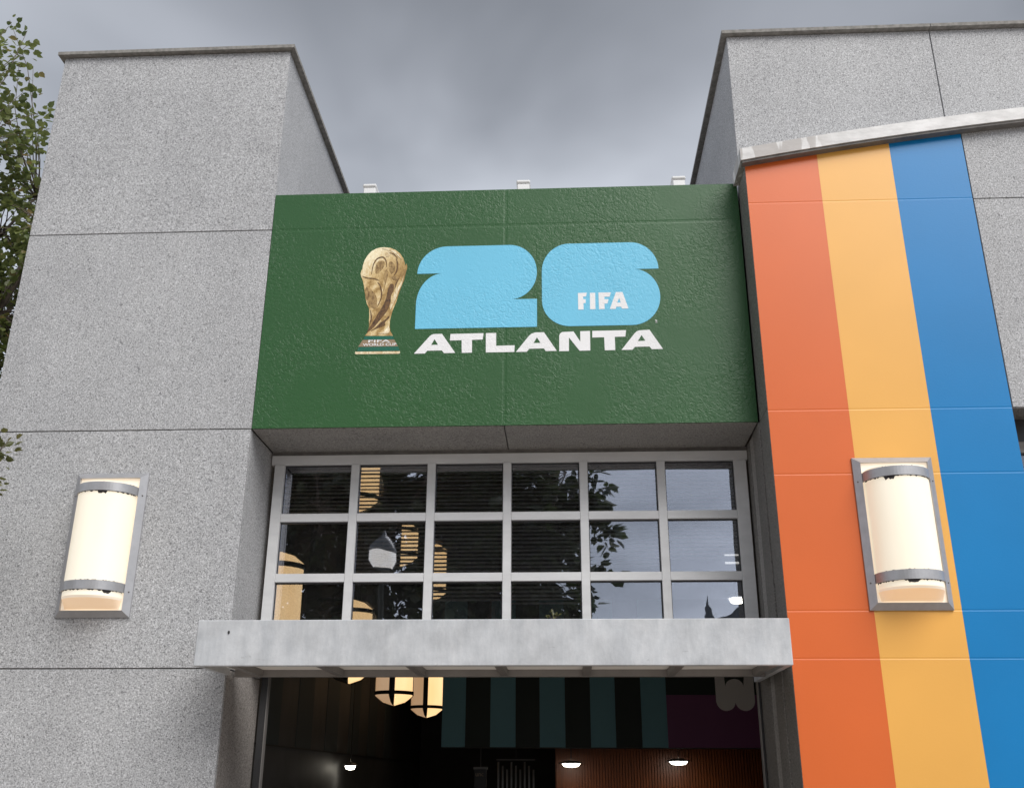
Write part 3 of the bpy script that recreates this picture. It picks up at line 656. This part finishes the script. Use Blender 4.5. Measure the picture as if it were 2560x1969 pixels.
# timber batten wall deep in the hall
tw = struct(box('timber_wall', -0.2, 5.15, 10.05, 10.12, 0.013, 2.6, 'timber'))
bm = bmesh.new()
for i in range(110):
    x = -0.18+i*0.0485; addbox(bm, x, x+0.036, 10.0, 10.048, 0.02, 2.59)
bt = obj('batten', bm, 'timber', tw); bt['kind'] = 'stuff'

def downlight(x, y, z, r, label):
    d = tag(empty('pendant_light', (x, y, z)), label, 'pendant light', 'small pendant lights in the hall')
    bm = bmesh.new(); lathe(bm, [(0.02, z+0.06), (r*0.6, z+0.045), (r, z+0.02), (r, z+0.012), (r*0.75, z+0.01)], x, y, 18); obj('shade', bm, 'sconce_metal', d, True)
    bm = bmesh.new(); lathe(bm, [(r*0.74, z+0.008), (r*0.55, z-0.035), (0.001, z-0.045)], x, y, 18); obj('bulb', bm, 'down_glow', d, True)
    bm = bmesh.new(); tube(bm, [Vector((x, y, z+0.06)), Vector((x, y, HZ))], [0.006, 0.006], 5); obj('rod', bm, 'black_metal', d)
downlight(0.065, 9.3, 1.842, 0.20, 'bright pendant light near the middle of the entrance')
downlight(1.80, 9.3, 1.880, 0.20, 'bright pendant light at the right of the entrance under the purple block')
downlight(-3.0, 6.6, 1.765, 0.10, 'small pendant light at the left of the entrance')
downlight(1.873, 3.0, 3.433, 0.12, 'pendant light showing through the lower right window pane')
tl = tag(empty('tube_light', (1.92, 3.0, 3.83)), 'pair of thin white light tubes in the right window pane', 'tube light')
for z in (3.834, 3.923):
    bm = bmesh.new(); tube(bm, [Vector((1.77, 3.0, z)), Vector((2.02, 3.0, z))], [0.012, 0.012], 8); obj('tube', bm, 'street_glow', tl)
bm = bmesh.new(); addbox(bm, 1.88, 1.91, 3.02, 3.05, 3.80, 6.37); obj('hanger', bm, 'black_metal', tl)
hs = tag(empty('hanging_sign', (-1.15, 6.4, 1.6)), 'small dark hanging box sign in the depth of the entrance', 'sign')
box('box', -1.26, -1.10, 6.45, 6.55, 1.36, 1.735, 'black_metal', hs); box('lid', -1.275, -1.085, 6.43, 6.57, 1.736, 1.765, 'rib_metal', hs)
lettering('lettering', 'unc', -1.245, -1.135, 1.645, 1.685, 6.447, 'print_tan', hs)
bm = bmesh.new(); tube(bm, [Vector((-1.18, 6.5, 1.765)), Vector((-1.18, 6.5, 2.0))], [0.006, 0.006], 5); obj('rod', bm, 'coping_dark', hs)

# lanterns along the left wall of the hall
def lantern(x, y, z0, label, r=0.27, h=1.05, dim='lantern_unlit'):
    d = tag(empty('wall_lantern', (x, y, z0)), label, 'lantern', 'amber lanterns along the left wall of the hall')
    z1 = z0+h
    ca = R(-88)
    for k in range(4):
        a0 = ca+k*math.pi/2+0.14; a1 = ca+(k+1)*math.pi/2-0.14
        bm = bmesh.new()
        lathe(bm, [(0.02, z0), (r*0.6, z0+0.045), (r, z0+0.13), (r, z1-0.13), (r*0.6, z1-0.045), (0.02, z1)], x, y, 6, a0, a1)
        obj('glass_panel', bm, 'lantern_glow' if k == 0 else dim, d, True)
        bm = bmesh.new()
        lathe(bm, [(0.02, z0-0.012), (r*0.6+0.006, z0+0.036), (r+0.006, z0+0.125), (r+0.006, z1-0.125), (r*0.6+0.006, z1-0.036), (0.02, z1+0.012)], x, y, 2, ca+k*math.pi/2-0.15, ca+k*math.pi/2+0.15)
        obj('strap', bm, 'black_metal', d)
    for z in (z0+0.14, z1-0.19):
        bm = bmesh.new(); lathe(bm, [(r+0.003, z), (r+0.016, z), (r+0.016, z+0.05), (r+0.003, z+0.05)], x, y, 24); obj('ring', bm, 'black_metal', d)
    box('bracket', HX0, x-0.05, y-0.02, y+0.02, z1-0.02, z1+0.02, 'black_metal', d)
lantern(-2.86, 1.8, 2.68, 'largest amber lantern, behind the bottom left window panes')
lantern(-2.74, 4.9, 2.72, 'amber lantern peeking out behind the second column of the bottom panes')
lantern(-2.50, 7.0, 2.60, 'amber lantern hanging highest of the two seen under the canopy', dim='lantern_glow_dim')
lantern(-2.42, 10.0, 2.60, 'amber lantern hanging lowest under the canopy, beside the teal stripe', dim='lantern_glow_dim')
lantern(-2.57, 4.0, 4.70, 'amber lantern striped by the blind in the second pane of the top row')
lantern(-2.50, 7.0, 4.62, 'amber lantern striped by the blind in the middle row, second pane', h=0.70)
lantern(-2.41, 10.0, 4.60, 'narrow amber lantern striped by the blind in the third window column')

# ------------------------------------------------------------------ wall sconces
def sconce(xc, y, z0, z1, label, side):
    d = tag(empty('wall_sconce', (xc, y, z0)), label, 'wall sconce', 'lit wall sconces beside the entrance')
    w2 = 0.308; bw, bh = 0.050, 0.062
    xa, xb = xc-w2, xc+w2
    def bar(p):                                   # mitred bevelled bar: outer edge at the wall, inner edge proud
        bm = bmesh.new()
        (o0, o1, i0, i1) = p
        def V(q, yy): return bm.verts.new((q[0], yy, q[1]))
        vo0, vo1 = V(o0, y-0.001), V(o1, y-0.001); vf0, vf1 = V(o0, y-0.016), V(o1, y-0.016)
        vi0, vi1 = V(i0, y-bh), V(i1, y-bh); vb0, vb1 = V(i0, y-0.001), V(i1, y-0.001)
        for f in ((vo0, vo1, vf1, vf0), (vf0, vf1, vi1, vi0), (vi0, vi1, vb1, vb0), (vb0, vb1, vo1, vo0), (vo0, vf0, vi0, vb0), (vo1, vb1, vi1, vf1)): bm.faces.new(f)
        return obj('frame_bar', bm, 'sconce_metal', d)
    O = [(xa, z0), (xb, z0), (xb, z1), (xa, z1)]; I = [(xa+bw, z0+bw), (xb-bw, z0+bw), (xb-bw, z1-bw), (xa+bw, z1-bw)]
    for k in range(4): bar((O[k], O[(k+1) % 4], I[k], I[(k+1) % 4]))
    box('back_plate', xa+bw+0.001, xb-bw-0.001, y-0.040, y-0.004, z0+bw+0.001, z1-bw-0.001, 'sconce_glow_pale', d)  # plate emits by itself, standing in for lamplight falling on it
    rx, ry, yb = 0.243, 0.215, y-0.042
    zb, zt = z0+0.145, z1-0.125
    seg = 32
    def ring(rr, ryy, z, bm, ybk=yb): return [bm.verts.new((xc-rr*math.cos(math.pi*k/seg), ybk-ryy*math.sin(math.pi*k/seg), z)) for k in range(seg+1)]
    def skin(bm, rows_):
        for q0, q1 in zip(rows_, rows_[1:]):
            for k in range(seg): bm.faces.new((q0[k], q0[k+1], q1[k+1], q1[k]))
    bm = bmesh.new(); skin(bm, [ring(rx, ry, zb, bm), ring(rx, ry, zt, bm)])
    top = ring(rx, ry, zt+0.0005, bm); bm.faces.new(top)
    obj('diffuser', bm, 'sconce_glow', d, True)
    bm = bmesh.new()                               # tapering bottom lens
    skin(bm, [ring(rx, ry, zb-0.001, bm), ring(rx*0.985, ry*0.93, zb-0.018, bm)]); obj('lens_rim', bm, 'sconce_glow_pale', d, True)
    bm = bmesh.new(); a_ = ring(rx*0.985, ry*0.92, zb-0.018, bm); b_ = [bm.verts.new((xc-rx*0.93*math.cos(math.pi*k/seg), yb-0.02*math.sin(math.pi*k/seg)-0.003, z0+0.062)) for k in range(seg+1)]
    skin(bm, [a_, b_]); obj('bottom_lens', bm, 'sconce_glow_amber', d, True)
    for z in (zb+0.045, zt-0.085):
        bm = bmesh.new(); bx_ = rx+0.006; by_ = ry+0.006
        rows_ = [ring(bx_, by_, z, bm), ring(bx_+0.006, by_+0.006, z, bm), ring(bx_+0.006, by_+0.006, z+0.072, bm), ring(bx_, by_, z+0.072, bm)]
        skin(bm, rows_+[rows_[0]]); obj('band', bm, 'sconce_metal', d)
        # ragged dark residue creeping out under the band
        for s_, zz in ((-1, z), (1, z+0.072)):
            bm = bmesh.new(); e0 = []; e1 = []; m = 60; clump = random.uniform(0.1, 0.8)
            for k in range(m+1):
                a = math.pi*(0.04+0.92*k/m)
                L_ = (0.002+random.random()**3*0.011)*(1.0 if s_ < 0 else 0.5)
                if s_ < 0 and abs(k/m-clump) < 0.05: L_ += 0.012+0.012*random.random()
                X_, Y_ = xc-(rx+0.002)*math.cos(a), yb-(ry+0.002)*math.sin(a)
                e0.append(bm.verts.new((X_, Y_, zz-s_*0.004))); e1.append(bm.verts.new((X_, Y_, zz+s_*L_)))
            for k in range(m): bm.faces.new((e0[k], e0[k+1], e1[k+1], e1[k]))
            obj('residue', bm, 'peel_stain', d)
    for z in (z0+0.2, z1-0.2):
        for sx_ in (-1, 1):
            bm = bmesh.new(); bmesh.ops.create_uvsphere(bm, u_segments=8, v_segments=5, radius=0.007)
            bmesh.ops.translate(bm, verts=bm.verts, vec=(xc+sx_*(w2-0.022), y-0.037, z)); obj('screw', bm, 'coping_dark', d, True)
sconce(-3.823, 0.0, 2.810, 4.018, 'lit half-round sconce in grey frame on the grey granite tower', 1)
sconce(2.583, YR, 2.788, 3.976, 'lit half-round sconce in grey frame on the orange and yellow stripes', -1)

# ------------------------------------------------------------------ small boxes on the header roof
for x, lb in ((-1.797, 'small white roof box at the left end above the green sign'), (-0.332, 'small white roof box above the middle of the green sign'), (1.127, 'small white roof box at the right end above the green sign')):
    d = tag(empty('roof_box', (x, 0.12, ZGT)), lb, 'roof box', 'white boxes along the top of the green sign')
    box('housing', x-0.058, x+0.058, 0.06, 0.20, ZGT+0.024, ZGT+0.100, 'white_paint', d, 0.008)
    box('lid', x-0.065, x+0.065, 0.052, 0.21, ZGT+0.104, ZGT+0.138, 'white_paint', d, 0.010)
    box('foot', x-0.03, x+0.03, 0.08, 0.18, ZGT+0.0225, ZGT+0.0235, 'frame_dark', d)

# ------------------------------------------------------------------ trees
LEAF = [(0.0, 0.0), (0.24, 0.06), (0.40, 0.22), (0.36, 0.42), (0.36, 0.58), (0.17, 0.76), (0.0, 1.0)]   # half outline of a lobed leaf
def leaf(bm, p, d, nrm, s):
    d = d.normalized(); sd_ = d.cross(nrm)
    if sd_.length < 1e-4: sd_ = d.cross(Vector((1, 0, 0)))
    sd_.normalize(); nn = sd_.cross(d)
    mid = [bm.verts.new(p+d*(v_*s)) for u_, v_ in (LEAF[0], (0, 0.45), LEAF[-1])]
    for sg_ in (-1, 1):
        rim = [bm.verts.new(p+d*(v_*s)+sd_*(sg_*u_*s)+nn*(0.28*u_*s)) for u_, v_ in LEAF[1:-1]]
        ch = [mid[0]]+rim+[mid[2], mid[1]]
        bm.faces.new(ch if sg_ > 0 else ch[::-1])
def tree(name, label, base, h, centre, rad, nl, ntwig, per, ls, mat, rnd, group=None, tips=None, cut=None):
    rg = random.Random(rnd)
    T = tag(empty(name, base), label, 'tree', group)
    bt_ = bmesh.new(); bl_ = bmesh.new()
    b0 = Vector(base); c0 = Vector(centre)
    top = Vector((c0.x, c0.y, c0.z+rad[2]*0.75))
    trunk = [b0.lerp(top, i/8)+Vector((rg.uniform(-.08, .08), rg.uniform(-.08, .08), 0))*(i/8) for i in range(9)]
    tube(bt_, trunk, [h*0.024*(1-i/9.2) for i in range(9)], 9)
    limbs = []
    for i in range(nl):
        f = 0.28+0.66*(i+0.5)/nl; k = f*8; p = trunk[int(k)].lerp(trunk[min(8, int(k)+1)], k-int(k))
        a = i*2.399+rg.uniform(-.4, .4); e = rg.uniform(-0.25, 0.75)+0.25
        u = Vector((math.cos(a)*math.cos(e), math.sin(a)*math.cos(e), math.sin(e)))
        q = c0+Vector((u.x*rad[0], u.y*rad[1], u.z*rad[2]))*rg.uniform(0.6, 0.85)
        m = p.lerp(q, 0.5)+Vector((0, 0, -0.08*(q-p).length))
        pts = [p, p.lerp(m, 0.55), m, m.lerp(q, 0.5)+Vector((0, 0, 0.03)), q]
        r0 = h*0.010*(1.2-f); tube(bt_, pts, [r0, r0*0.8, r0*0.6, r0*0.4, r0*0.2], 6); limbs.append(pts)
    targets = list(tips or [])
    while len(targets) < ntwig:
        u = Vector((rg.gauss(0, 1), rg.gauss(0, 1), rg.gauss(0, 1))).normalized()*(rg.random()**0.42)
        wob = 0.82+0.30*math.sin(u.x*5.1+rnd)*math.cos(u.y*4.3+u.z*3.7)
        q = c0+Vector((u.x*rad[0], u.y*rad[1], u.z*rad[2]))*wob
        if cut and cut(q): continue
        targets.append(q)
    allp = [p for l_ in limbs for p in l_[1:]]
    for q in targets:
        q = Vector(q)
        s = min(allp, key=lambda p: (p-q).length+rg.random()*0.3)
        m = s.lerp(q, 0.5)+Vector((rg.uniform(-.1, .1), rg.uniform(-.1, .1), rg.uniform(-0.02, 0.12)))*(q-s).length
        tw_ = [s, s.lerp(m, .6), m.lerp(q, .3), q]
        tube(bt_, tw_, [0.012, 0.009, 0.006, 0.003], 4)
        dr = (q-m).normalized()
        for j in range(per):
            f = rg.random()**0.6; p = m.lerp(q, f)
            d = (dr*0.6+Vector((rg.gauss(0, 1), rg.gauss(0, 1), rg.gauss(-.25, .7)))*0.7)
            pp_ = p+d.normalized()*rg.uniform(0.02, 0.14)
            leaf(bl_, pp_, d, Vector((rg.gauss(0, .5), rg.gauss(0, .5), 1)), ls*rg.uniform(0.6, 1.2))
    obj('trunk', bt_, 'bark', T, True); 
    me = bpy.data.meshes.new('crown'); bl_.to_mesh(me); bl_.free(); link('crown', me, mat, T)
    return T
tree('maple_tree', 'green maple tree rising behind the left granite tower', (-8.6, 2.8, 0), 10.5, (-7.9, 2.6, 6.3), (2.6, 2.0, 3.9), 20, 2000, 17, 0.095, 'leaf', 3,
     tips=[(-7.56,2.38,11.18),(-7.37,2.37,11.14),(-7.05,1.93,10.63),(-6.8,1.94,10.54),(-6.97,2.32,10.71),(-6.98,2.27,10.5),(-6.81,2.23,10.24),(-7.12,2.05,10.42),(-7.34,2.2,10.69),(-7.24,2.2,10.46),(-6.98,2.19,10.27),(-6.98,1.98,10.01),(-7.19,2.12,10.03),(-6.78,2.1,9.72),(-6.92,2.26,9.73),(-6.85,2.4,9.7),(-6.86,2.37,9.53),(-6.94,2.17,9.57),(-6.98,2.12,9.35),(-6.44,2.03,9.26),(-6.3,1.92,9.28),(-6.4,1.91,9.0),(-6.48,2.13,9.01),(-6.5,2.06,8.87),(-6.65,2.09,9.07),(-6.95,2.35,9.39),(-6.91,2.16,9.13),(-6.72,2.18,8.9),(-6.49,2.02,8.67),(-6.33,1.91,8.47),(-6.71,2.06,8.65),(-6.78,1.97,8.76),(-6.9,2.16,8.6),(-6.8,2.4,8.7),(-6.55,2.24,8.53),(-7.38,1.99,10.7),(-7.58,2.35,10.56),(-7.37,2.3,9.93),(-7.19,2.27,9.77),(-7.29,2.35,9.47)],
     cut=lambda q: q.x > -5.3 or (q.z > 9.3 and q.x > -7.25))
tree('small_tree', 'yellowish leafy branch tips in front of the granite tower at the left edge', (-5.35, -0.75, 0), 4.0, (-5.25, -0.75, 3.3), (0.80, 0.55, 1.1), 8, 90, 11, 0.062, 'leaf_light', 11,
     tips=[(-4.36, -0.75, 4.07), (-4.42, -0.72, 4.02), (-4.38, -0.75, 4.03), (-4.45, -0.72, 3.98), (-4.40, -0.72, 3.75), (-4.42, -0.7, 3.68), (-4.46, -0.72, 3.78)],
     cut=lambda q: q.x > -4.62)
# street trees behind the viewpoint (they show in the window reflections)
tree('street_tree', 'large dark street tree mirrored in the left window panes', (-6.2, -15.5, 0), 12, (-5.8, -15.5, 8.0), (4.6, 3.0, 4.6), 14, 1000, 18, 0.27, 'leaf_dark', 21, 'street trees across the plaza')
tree('street_tree', 'dark street tree whose ragged edge is mirrored in the fifth window column', (-1.9, -15.0, 0), 11, (-1.6, -15.0, 7.2), (3.0, 2.6, 4.0), 12, 800, 18, 0.25, 'leaf_dark', 29, 'street trees across the plaza')

# street lamp across the plaza
lx, ly = -3.5, -9.5
d = tag(empty('street_lamp', (lx, ly, 0)), 'dark post lamp with glowing glass drum, mirrored in the second window column', 'street lamp')
bm = bmesh.new(); lathe(bm, [(0.13, 0.0), (0.13, 0.25), (0.08, 0.35), (0.055, 2.2), (0.05, 5.25), (0.12, 5.33), (0.15, 5.36)], lx, ly, 14); obj('post', bm, 'lamp_post', d, True)
bm = bmesh.new(); lathe(bm, [(0.17, 5.37), (0.25, 5.50), (0.245, 5.64)], lx, ly, 18); obj('drum', bm, 'street_glow', d, True)
bm = bmesh.new(); lathe(bm, [(0.26, 5.645), (0.265, 5.70), (0.22, 5.82), (0.13, 5.92), (0.06, 5.97), (0.02, 6.10)], lx, ly, 18); obj('hood', bm, 'lamp_hood', d, True)

# far building with a spire across the plaza
d = tag(empty('spire_building', (24, -150, 0)), 'distant building with a thin spire mirrored at the bottom of the right panes', 'building')
box('wall', 8, 40, -165, -150, 0, 22.8, 'far_stone', d)
prism('roof', [(7.5, 22.8), (40.5, 22.8), (33, 25.6), (27.5, 26.3), (25.0, 25.0), (20, 24.0)], 'y', -165, -150.2, 'far_roof', d)
bm = bmesh.new(); lathe(bm, [(0.8, 23.0), (0.75, 25.0), (0.38, 25.5), (0.30, 26.2), (0.10, 26.7), (0.04, 28.2)], 22.4, -152, 12); obj('spire', bm, 'far_roof', d, True)
for i in range(8):
    for j in range(4): box('window', 9.2+i*3.9, 11.0+i*3.9, -149.95, -149.9, 3+j*5.2, 6.2+j*5.2, 'frame_dark', d)

# dark metal tubes hanging deep in the entrance
ht = tag(empty('hanging_tubes', (-0.78, 7.0, 1.5)), 'cluster of thin dark metal tubes hanging deep in the entrance', 'hanging tubes')
box('hanger_bar', -1.0, -0.45, 6.98, 7.02, 1.86, 1.875, 'rib_metal', ht)
for i in range(9):
    bm = bmesh.new(); x = -0.97+i*0.062; z = 1.84-0.05*(i % 3); tube(bm, [Vector((x, 7.0, 1.30)), Vector((x, 7.0, z))], [0.014, 0.014], 8); obj('tube', bm, 'sconce_metal', ht, True)
bm = bmesh.new(); tube(bm, [Vector((-0.72, 7.0, 1.87)), Vector((-0.72, 7.0, HZ))], [0.006, 0.006], 5); obj('rod', bm, 'black_metal', ht)
# small dark bolt hole in the canopy fascia
bm = bmesh.new(); lathe(bm, [(0.001, 0.0), (0.008, 0.0), (0.008, 0.004), (0.001, 0.004)], 0, 0, 10)
for v_ in bm.verts: v_.co = Vector((v_.co.x-2.453, -0.7005-v_.co.z, 2.596+v_.co.y*1.6))
obj('bolt', bm, 'frame_dark', cn)
# weed growing on the canopy edge
wd = tag(empty('weed', (-0.085, -0.655, CZ1)), 'tiny green weed sprouting on top of the metal canopy', 'plant')
bm = bmesh.new(); rg = random.Random(4); bs = bmesh.new()
for i in range(7):
    a = rg.uniform(0, 6.28); tip = Vector((-0.085+0.045*math.cos(a), -0.672+0.01*math.sin(a), CZ1+rg.uniform(0.02, 0.055)))
    tube(bs, [Vector((-0.085, -0.668, CZ1-0.002)), tip], [0.0025, 0.0015], 4)
    for j in range(3): leaf(bm, tip, Vector((rg.gauss(0, 1), rg.gauss(0, .5), rg.gauss(0, .7))), Vector((0, -0.5, 1)), 0.026)
obj('stem', bs, 'bark', wd); me = bpy.data.meshes.new('leaf'); bm.to_mesh(me); bm.free(); link('leaf', me, 'leaf_light', wd)
